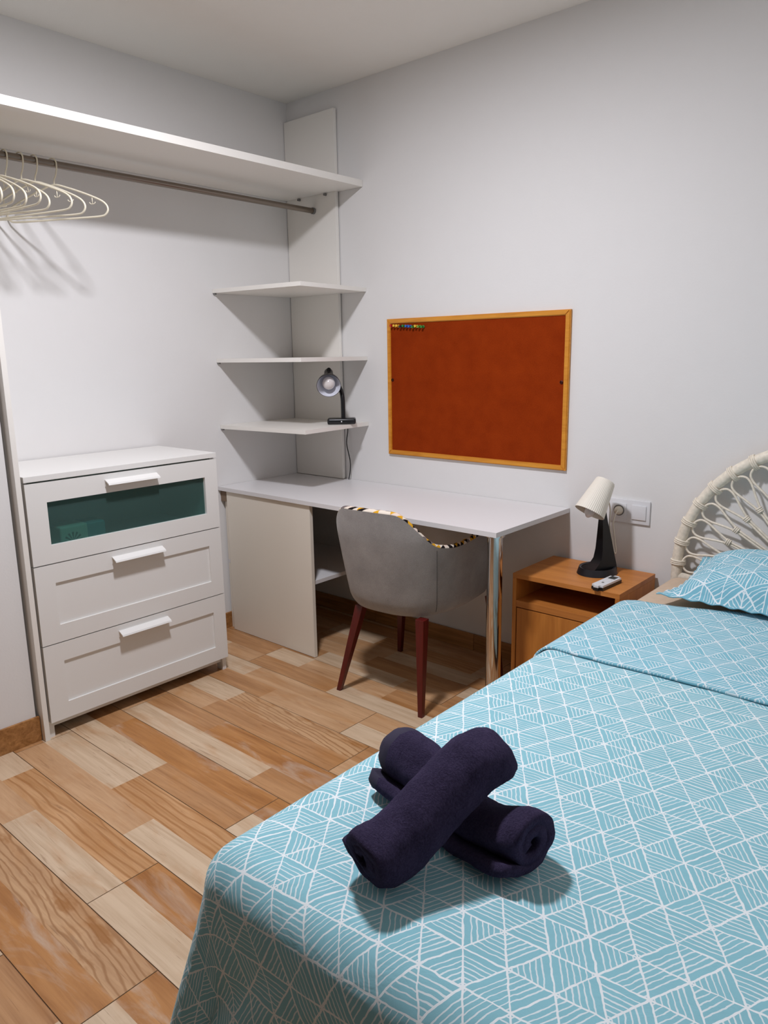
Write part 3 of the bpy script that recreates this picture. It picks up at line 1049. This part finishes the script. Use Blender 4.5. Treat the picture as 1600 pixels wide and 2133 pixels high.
# base ring : x axis points along the lamp (towards the front), built from a swept strap
bm = bmesh.new()
N = 48
ring = []
for i in range(N):
    a = 2 * PI * i / N
    ex, ey = 0.078 * math.cos(a), 0.070 * math.sin(a)
    hh = 0.026
    o0 = Vector((ex, ey, 0))
    inn = Vector((ex * 0.80, ey * 0.76, 0))
    tp = Vector((ex * 0.90, ey * 0.88, hh))
    tpi = Vector((ex * 0.80, ey * 0.76, hh - 0.003))
    ring.append([bm.verts.new(p) for p in (o0, tp, tpi, inn)])
for i in range(N):
    a, b = ring[i], ring[(i + 1) % N]
    for k in range(4):
        k2 = (k + 1) % 4
        bm.faces.new((a[k], b[k], b[k2], a[k2]))
obj('base_ring', bm, 'black_soft', L2, angle=40)
# upright blade rising from the back of the ring
bm = bmesh.new()
prof = [(-0.074, 0.010, 0.030), (-0.070, 0.10, 0.026), (-0.060, 0.19, 0.018), (-0.050, 0.240, 0.008)]
front = [(0.055, 0.022), (0.020, 0.032), (-0.004, 0.052), (-0.014, 0.085), (-0.017, 0.14), (-0.024, 0.20), (-0.044, 0.242)]
# side silhouette polygon extruded in width, tapering upwards
outl = [(0.058, 0.012), (0.040, 0.026), (0.016, 0.036), (0.001, 0.055), (-0.005, 0.09), (-0.006, 0.16), (-0.006, 0.20), (-0.014, 0.245), (-0.021, 0.247),
        (-0.030, 0.20), (-0.042, 0.14), (-0.054, 0.08), (-0.063, 0.03), (-0.068, 0.004)]


def halfw(z):
    return 0.026 - 0.018 * min(1, z / 0.25) if z > 0.03 else 0.034


fa_ = [bm.verts.new((x, -halfw(z), z)) for x, z in outl]
fb_ = [bm.verts.new((x, halfw(z), z)) for x, z in outl]
bm.faces.new(fa_)
bm.faces.new(fb_[::-1])
for i in range(len(outl)):
    j = (i + 1) % len(outl)
    bm.faces.new((fa_[i], fb_[i], fb_[j], fa_[j]))
obj('stem', bm, 'black', L2, angle=35)
# shade
sc0 = Vector((0.050, 0.0, 0.236))           # centre of the open rim
sax = Vector((-0.545, 0.0, 0.839)).normalized()
Sm = Matrix.Translation(sc0) @ sax.to_track_quat('Z', 'Y').to_matrix().to_4x4()
bm = bmesh.new()
nr = 48
lathe(bm, [(0.0565, 0.0), (0.036, 0.128), (0.034, 0.133), (0.0, 0.135)], nr * 4, Sm, lambda a, i: 1 + (0.016 * math.cos(nr * a) if i < 2 else 0))
lathe(bm, [(0.0545, 0.0), (0.034, 0.128), (0.0, 0.130)], nr * 4, Sm)
obj('shade', bm, 'shade', L2, angle=60)
bm = bmesh.new()
lathe(bm, [(0.0, 0.12), (0.014, 0.12), (0.015, 0.04), (0.022, 0.02), (0.017, -0.006), (0.006, -0.018), (0.0, -0.020)], 20, Sm)
obj('bulb', bm, 'bulb', L2, smooth=True)
L2i = (Matrix.Translation(L2.location) @ Matrix.Rotation(math.radians(248), 4, 'Z')).inverted()
bm = bmesh.new()
cw = [(1.778, -0.092, 0.800), (1.787, -0.085, 0.755), (1.788, -0.085, 0.691), (1.802, -0.085, 0.629), (1.811, -0.088, 0.597), (1.814, -0.084, 0.588), (1.815, -0.080, 0.598),
      (1.806, -0.076, 0.645), (1.796, -0.072, 0.700), (1.798, -0.062, 0.730), (1.800, -0.050, 0.742), (1.795, -0.038, 0.741)]
tube(bm, [L2i @ p for p in smooth_path(cw, 7)], 0.0026, 8)
obj('power_cord', bm, 'cream_cord', L2, smooth=True)
bm = bmesh.new()
lathe(bm, [(0.0, 0.0), (0.016, 0.0), (0.0165, 0.012), (0.011, 0.026), (0.005, 0.032), (0.0, 0.032)], 20,
      L2i @ Matrix.Translation((1.790, -0.0065, 0.739)) @ Matrix.Rotation(PI / 2, 4, 'X'))
obj('plug', bm, 'cream_cord', L2, angle=50)

# ------------------------------------------------------------------ remote control
rm = thing('remote_control', 'white remote control with a small grey screen on the nightstand', 'remote', (1.866, -0.262, NZ + 0.0002), math.radians(86))
bm = boxes((-0.078, 0.078, -0.0225, 0.0225, 0.0, 0.011))
bmesh.ops.bevel(bm, geom=[e for e in bm.edges if abs(e.verts[0].co.z - e.verts[1].co.z) > 0.005], offset=0.012, segments=5, affect='EDGES')
obj('case', bm, 'black', rm, angle=40)
bm = boxes((-0.0765, 0.0765, -0.0212, 0.0212, 0.0112, 0.0185))
bmesh.ops.bevel(bm, geom=[e for e in bm.edges if abs(e.verts[0].co.z - e.verts[1].co.z) > 0.005], offset=0.012, segments=5, affect='EDGES')
obj('face_plate', bm, 'white_plastic', rm, angle=40)
M['lcd'] = plain('grey_lcd', (62, 66, 64), 0.2)
obj('screen', boxes((0.030, 0.062, -0.013, 0.013, 0.0187, 0.0193)), 'lcd', rm)
for bx_, by_ in ((0.012, 0.008), (0.012, -0.008), (-0.010, 0.010), (-0.010, -0.010), (-0.028, 0.0)):
    bm = bmesh.new()
    lathe(bm, [(0.0, 0.0187), (0.0048, 0.0187), (0.0048, 0.0196), (0.0042, 0.0200), (0.0, 0.0200)], 14, Matrix.Translation((bx_, by_, 0)))
    obj('button', bm, 'grey_plastic' if bx_ < 0.011 and by_ == 0 else 'white_plastic', rm)

# ------------------------------------------------------------------ wall outlet with switch
ot = thing('wall_outlet', 'white double wall plate with a socket and a rocker switch', 'outlet', (1.748, -0.0005, 0.693))
bm = boxes((0.0, 0.159, -0.0085, 0.0, 0.0, 0.090), bev=0.003, seg=2)
obj('plate', bm, 'white_plastic', ot, angle=40)
obj('rocker', boxes((0.091, 0.146, -0.0135, -0.0087, 0.018, 0.072), bev=0.0015), 'white_plastic', ot, angle=40)
bm = boxes((0.012, 0.070, -0.0105, -0.0087, 0.016, 0.074), bev=0.0008)
obj('socket_cover', bm, 'white_plastic', ot, angle=40)
bm = bmesh.new()
lathe(bm, [(0.0, -0.001), (0.0185, -0.001), (0.021, 0.0), (0.021, 0.0012), (0.0, 0.0004)], 28, Matrix.Translation((0.041, -0.0106, 0.046)) @ Matrix.Rotation(PI / 2, 4, 'X'))
obj('socket_well', bm, 'grey_plastic', ot, angle=40)

# ------------------------------------------------------------------ rattan headboard
HC, HR, HY = Vector((2.479, 0, 0.573)), 0.452, -0.034
hb = thing('headboard', 'cream rattan sunburst headboard against the wall at the bed head', 'headboard', (HC.x, HY, 0))


def hp(r, deg, dy=0.0):
    a = math.radians(deg)
    return Vector((-r * math.cos(a), dy, HC.z + r * math.sin(a)))


bm = bmesh.new()
pts = [Vector((-HR, 0, 0.002)), Vector((-HR, 0, 0.2)), Vector((-HR, 0, 0.4))] + [hp(HR, d) for d in range(-8, 189, 4)] + [Vector((HR, 0, 0.4)), Vector((HR, 0, 0.2)), Vector((HR, 0, 0.002))]
pts[3] = Vector((-HR, 0, HC.z - 0.06))
pts[4] = Vector((-HR, 0, HC.z - 0.03))
pts[-5] = Vector((HR, 0, HC.z - 0.03))
pts[-4] = Vector((HR, 0, HC.z - 0.06))
tube(bm, pts, 0.0185, 14)
obj('rim', bm, 'rattan', hb, smooth=True)
bm = bmesh.new()
tube(bm, [(-HR + 0.004, 0.0, 0.530), (0, 0, 0.530), (HR - 0.004, 0.0, 0.530)], 0.0145, 12)
obj('cross_rail', bm, 'rattan', hb, smooth=True)
bm = bmesh.new()
tube(bm, [hp(0.165, d, -0.004) for d in range(0, 181, 6)], 0.010, 10)
obj('inner_ring', bm, 'rattan', hb, smooth=True)
for k in range(19):
    d0 = 1.3 + 9.86 * k
    ctrl = [hp(0.16, d0 - 1.4, -0.006), hp(0.24, d0 - 1.0, -0.006), hp(0.30, d0 - 0.9, -0.006), hp(0.345, d0 - 2.6, -0.006), hp(0.390, d0 - 4.3, -0.006), hp(0.418, d0 - 3.6, -0.006),
            hp(0.432, d0, -0.006), hp(0.418, d0 + 3.6, -0.006), hp(0.390, d0 + 4.3, -0.006), hp(0.345, d0 + 2.6, -0.006), hp(0.30, d0 + 0.9, -0.006), hp(0.24, d0 + 1.0, -0.006), hp(0.16, d0 + 1.4, -0.006)]
    bm = bmesh.new()
    tube(bm, smooth_path(ctrl, 4), 0.0040, 7)
    lp = obj('loop', bm, 'rattan', hb, smooth=True)
    bm = bmesh.new()
    for q in (-0.006, 0.0, 0.006):
        c = hp(0.302 + q, d0, -0.006)
        t1 = (hp(1, d0 + 90) - Vector((0, 0, HC.z))).normalized()
        tube(bm, [c + t1 * 0.0098 * math.cos(a) + Vector((0, 0.0062 * math.sin(a), 0)) for a in [2 * PI * i / 12 for i in range(12)]], 0.0030, 6, True)
    obj('tie', bm, 'rattan', lp, smooth=True)
    bm = bmesh.new()
    for q in (-0.8, 0.0, 0.8):
        a0 = d0 + q
        c = hp(HR - 0.004, a0, -0.001)
        rdir = (hp(1, a0) - Vector((0, 0, HC.z))).normalized()
        tube(bm, [c + rdir * 0.0245 * math.cos(a) + Vector((0, 0.0200 * math.sin(a), 0)) for a in [2 * PI * i / 14 for i in range(14)]], 0.0034, 6, True)
    obj('binding', bm, 'rattan', lp, smooth=True)

# ------------------------------------------------------------------ bed
XL, XR, YF, YH, ZT = 1.995, 2.960, -2.098, -0.070, 0.552
bed = thing('bed', 'single bed with a beige fitted sheet showing at the pillow end', 'bed', ((XL + XR) / 2, (YF + YH) / 2, 0))
bx0, bx1, by0, by1 = XL + 0.03 - bed.location.x, XR - 0.03 - bed.location.x, YF + 0.03 - bed.location.y, YH - bed.location.y
obj('mattress', boxes((bx0, bx1, by0, by1, 0.300, ZT - 0.006), bev=0.045, seg=5), 'sheet', bed, smooth=True)
obj('base', boxes((bx0 + 0.01, bx1 - 0.01, by0 + 0.01, by1 - 0.005, 0.18, 0.299), bev=0.006), 'oak_h', bed)
for a in (bx0 + 0.05, bx1 - 0.10):
    for b in (by0 + 0.06, by1 - 0.10):
        obj('leg', boxes((a, a + 0.05, b, b + 0.05, 0.0005, 0.1798), bev=0.003), 'oak', bed)


def drape(a, b, off, R, yh, seed):
    """flat cloth point (a,b) laid over the bed; returns position"""
    ix0, ix1, iy0 = XL + R, XR - R, YF + R
    cx = min(max(a, ix0), ix1)
    cy = max(b, iy0)
    nx, ny = a - cx, b - cy
    d = math.hypot(nx, ny)
    z = ZT + off
    if d < 1e-9:
        w = 0.0022 * noise.noise(Vector((a * 9, b * 7, seed))) + 0.0012 * noise.noise(Vector((a * 22, b * 30, seed + 5)))
        return Vector((a, b, z + w))
    nx, ny = nx / d, ny / d
    Ro = R + off
    arc = PI / 2 * Ro
    if d < arc:
        hh, vv = Ro * math.sin(d / Ro), Ro * (1 - math.cos(d / Ro))
    else:
        e = d - arc
        cf = abs(2 * nx * ny)
        fl = 0.015 + 0.22 * cf + (0.05 if ny < -0.9 else 0.0)
        th = math.atan2(ny, nx)
        per = a * 1.0 - b * 1.0
        rip = math.sin(per * 27 + 1.3 * seed) * 0.6 + 0.5 * math.sin(per * 48 + 2 + 4 * noise.noise(Vector((per * 3, 1, seed))))
        if cf > 0.05:
            rip = rip * (1 - cf) + cf * math.cos(th * 6)
        amp = (0.035 if ny < -0.3 else 0.010) * sstep(0.0, 0.30, e)
        hh = Ro + fl * e + amp * rip * 0.6
        if nx < -0.9 and b > -0.45:
            hh = min(hh, Ro + 0.004)
        vv = Ro + e * math.sqrt(max(0.1, 1 - fl * fl))
    return Vector((cx + nx * hh, cy + ny * hh, max(z - vv, 0.012 + 0.004 * off)))


def cloth(name, x0, x1, y0, y1, step, off, R, mat, parent, drop, thick, seed, hemw=0.0, skew=0.0):
    bm = bmesh.new()
    uvl = bm.loops.layers.uv.new('UVMap')
    nx, ny = int((x1 - x0) / step), int((y1 - y0) / step)
    vs, fl = {}, {}
    for i in range(nx + 1):
        for j in range(ny + 1):
            a = x0 + (x1 - x0) * i / nx
            b = y0 + (y1 - y0) * j / ny
            q = b
            if hemw:                               # slightly wavy hems
                k = (j / ny)
                b += hemw * (noise.noise(Vector((a * 4, 3 + seed, 0))) * k + noise.noise(Vector((a * 3, 9 + seed, 0))) * (1 - k))
            b += skew * min(max(a - 2.05, 0.0), 0.65) * j / ny
            ex = max(XL + R - a, a - XR + R, 0)
            ey = max(YF + R - b, 0)
            if math.hypot(ex, ey) > drop:
                continue
            vs[i, j] = bm.verts.new(drape(a, b, off, R, y1, seed))
            fl[i, j] = (a, b)
    for i in range(nx):
        for j in range(ny):
            ks = ((i, j), (i + 1, j), (i + 1, j + 1), (i, j + 1))
            if all(k in vs for k in ks):
                f = bm.faces.new([vs[k] for k in ks])
                for lp, k in zip(f.loops, ks):
                    lp[uvl].uv = fl[k]
    o = obj(name, bm, mat, parent, smooth=True, fix=False)
    if thick:
        md = o.modifiers.new('thickness', 'SOLIDIFY')
        md.thickness = thick
        md.offset = 1.0
    return o


DROP = 0.53
RB = 0.065
spread = cloth('bedspread', XL - 0.46, XR + 0.46, YF - 0.46, -0.505, 0.015, 0.0, RB, 'bedding', None, DROP, 0.004, 1.0, 0.012, 0.27)
tag(spread, 'teal bedspread printed with white triangle lines covering the bed', 'bedspread')
cloth('turned_down_sheet', XL - 0.30, XR + 0.30, -0.988, -0.500, 0.012, 0.007, RB, 'bedding_fold', spread, 0.35, 0.006, 2.0, 0.016, 0.27)

# pillow
pw, pdp, ph_ = 0.68, 0.37, 0.125
pl = thing('pillow', 'teal printed pillow with a flat flange lying in front of the rattan headboard', 'pillow', (2.470, -0.272, ZT + 0.019), math.radians(-2))
bm = bmesh.new()
uvl = bm.loops.layers.uv.new('UVMap')
NXp, NYp = 56, 36


def pillow_pt(i, j, top):
    u, v = -1 + 2 * i / NXp, -1 + 2 * j / NYp
    fl = 0.90
    e = max(0.0, 1 - (abs(u) / fl) ** 2.6) * max(0.0, 1 - (abs(v) / fl) ** 2.6) if abs(u) < fl and abs(v) < fl else 0.0
    hgt = e ** 0.42
    cor = 0.03 * (abs(u) ** 3) * (abs(v) ** 3)
    x = u * pw / 2 * (1 - 0.05 * (1 - v * v) * abs(u) ** 4 + cor)
    y = v * pdp / 2 * (1 - 0.05 * (1 - u * u) * abs(v) ** 4 + cor)
    wob = 0.006 * noise.noise(Vector((u * 4, v * 4, 2))) + 0.004 * noise.noise(Vector((u * 11, v * 9, 7)))
    frill = 0.003 * math.sin(u * 38 + v * 31) * (1 - hgt) * (1 if max(abs(u), abs(v)) > 0.88 else 0)
    z0 = 0.034 + 0.02 * max(abs(u), abs(v)) ** 6 * 0
    lift = 0.040 * sstep(-0.5, 1.0, v)
    if top:
        z = z0 - 0.018 * (1 - hgt) + 0.085 * hgt + wob * hgt + frill + lift
    else:
        z = z0 - 0.0215 * (1 - hgt) - 0.030 * hgt + frill + lift
    return Vector((x, y, max(z, 0.004)))


vt = [[bm.verts.new(pillow_pt(i, j, True)) for j in range(NYp + 1)] for i in range(NXp + 1)]
vb = [[bm.verts.new(pillow_pt(i, j, False)) for j in range(NYp + 1)] for i in range(NXp + 1)]
for i in range(NXp):
    for j in range(NYp):
        for g, rev in ((vt, False), (vb, True)):
            ks = [(i, j), (i + 1, j), (i + 1, j + 1), (i, j + 1)]
            if rev:
                ks = ks[::-1]
            f = bm.faces.new([g[a][b] for a, b in ks])
            for lp, (a, b) in zip(f.loops, ks):
                lp[uvl].uv = ((-1 + 2 * a / NXp) * pw / 2 + (5 if rev else 0), (-1 + 2 * b / NYp) * pdp / 2 * 1.12)
for i in range(NXp):
    for j in (0, NYp):
        q = (vt[i][j], vt[i + 1][j], vb[i + 1][j], vb[i][j])
        bm.faces.new(q)
for j in range(NYp):
    for i in (0, NXp):
        bm.faces.new((vt[i][j], vt[i][j + 1], vb[i][j + 1], vb[i][j]))
obj('pillowcase', bm, 'bedding_pillow', pl, smooth=True)


# ------------------------------------------------------------------ rolled towels
def towel(name, A, B, rad, turns, label, start, band_end, seed, flap=0.0, spin=1, press=None, sag=0.0):
    A, B = Vector(A), Vector(B)
    L_ = (B - A).length
    axd = (B - A).normalized()
    side_ = axd.cross(Vector((0, 0, 1))).normalized()
    upd = side_.cross(axd).normalized()
    root = thing(name, label, 'towel', (A.x, A.y, ZT), 0, 'rolled towels on the bed')
    th = rad / (turns + 0.50)
    NS = int(turns * 30)
    cl_ = []
    for i in range(NS + 1):
        k = i / NS
        ang = start + spin * 2 * PI * turns * (1 - k)
        r = th * 0.50 + (rad - th * 0.45 - th * 0.50) * k
        cl_.append((r * math.cos(ang), r * math.sin(ang), ang))
    hw = th * 0.41
    ctr, off = [], []
    for (x, y, a) in cl_:
        rr_ = math.hypot(x, y)
        ctr.append((x, y))
    outer = [(x * (1 + hw / math.hypot(x, y)), y * (1 + hw / math.hypot(x, y))) for x, y in ctr]
    inner = [(x * (1 - hw / math.hypot(x, y)), y * (1 - hw / math.hypot(x, y))) for x, y in ctr]
    if flap:                                   # tail layer running on flat under the roll
        ex, ey, ea = cl_[-1]
        tx, ty = -math.sin(ea) * -spin, math.cos(ea) * -spin
        for i in range(1, 7):
            d = flap * i / 6
            outer.append((outer[NS][0] + tx * d, outer[NS][1] + ty * d))
            inner.append((inner[NS][0] + tx * d, inner[NS][1] + ty * d))
    poly = outer + inner[::-1]
    steps = 44
    bm = bmesh.new()
    rings_ = []
    for s in range(steps + 1):
        k = s / steps
        e = min(k, 1 - k) * steps
        # rolled edge ends: slightly smaller at the very ends
        sc = 1.0 - 0.13 * max(0.0, 1 - e / 4.0) ** 2
        c = A + axd * (L_ * k)
        ring = []
        for i, (x, y) in enumerate(poly):
            p = c + side_ * (x * sc) + upd * (y * sc)
            nz = noise.noise(p * 28 + Vector((seed, 0, 0))) * 0.0030 + noise.noise(p * 95 + Vector((0, seed, 0))) * 0.0016
            dirr = (side_ * x + upd * y)
            dirr = dirr.normalized() if dirr.length > 1e-6 else upd
            p += dirr * nz
            ax_j = 0.004 * noise.noise(Vector((x * 40, y * 40, seed + (0 if k < .5 else 9)))) if e < 0.5 else 0
            p += axd * ax_j
            if press:
                p.z = ZT + (p.z - ZT) * (1 - press[1] * math.exp(-((L_ * k - press[0]) / press[2]) ** 2))
            p.z += sag * (sstep(0.12, 0.88, k) - k) * (B.z - A.z)
            if p.z < ZT + 0.0095:
                p.z = ZT + 0.0095 + (p.z - ZT - 0.0095) * 0.02
            ring.append(bm.verts.new(p - root.location))
        rings_.append(ring)
    n = len(poly)
    for a, b in zip(rings_, rings_[1:]):
        for i in range(n):
            j = (i + 1) % n
            bm.faces.new((a[i], a[j], b[j], b[i]))
    m = n // 2
    for ring in (rings_[0], rings_[-1]):
        for i in range(m - 1):
            bm.faces.new((ring[i], ring[i + 1], ring[n - 2 - i], ring[n - 1 - i]))
    o = obj('roll', bm, ['terry', 'terry_band'], root, smooth=True)
    if band_end is not None:
        for p in o.data.polygons:
            k = ((p.center + root.location) - A).dot(axd) / L_
            if (k < 0.085 if band_end == 0 else k > 0.915):
                p.material_index = 1
    return root


T2A, T2B = (2.128, -1.736, ZT + 0.066), (2.456, -1.802, ZT + 0.066)
towel('rolled_towel', T2A, T2B, 0.063, 1.9, 'navy rolled towel lying underneath, its spiral end showing', -PI / 2 + 0.4, 0, 3.0, 0.05, -1, (0.205, 0.48, 0.09))
towel('rolled_towel', (2.286, -1.996, ZT + 0.065), (2.342, -1.730, ZT + 0.143), 0.063, 2.0, 'navy rolled towel laid across the top of the other one', PI, None, 11.0, sag=1.0)
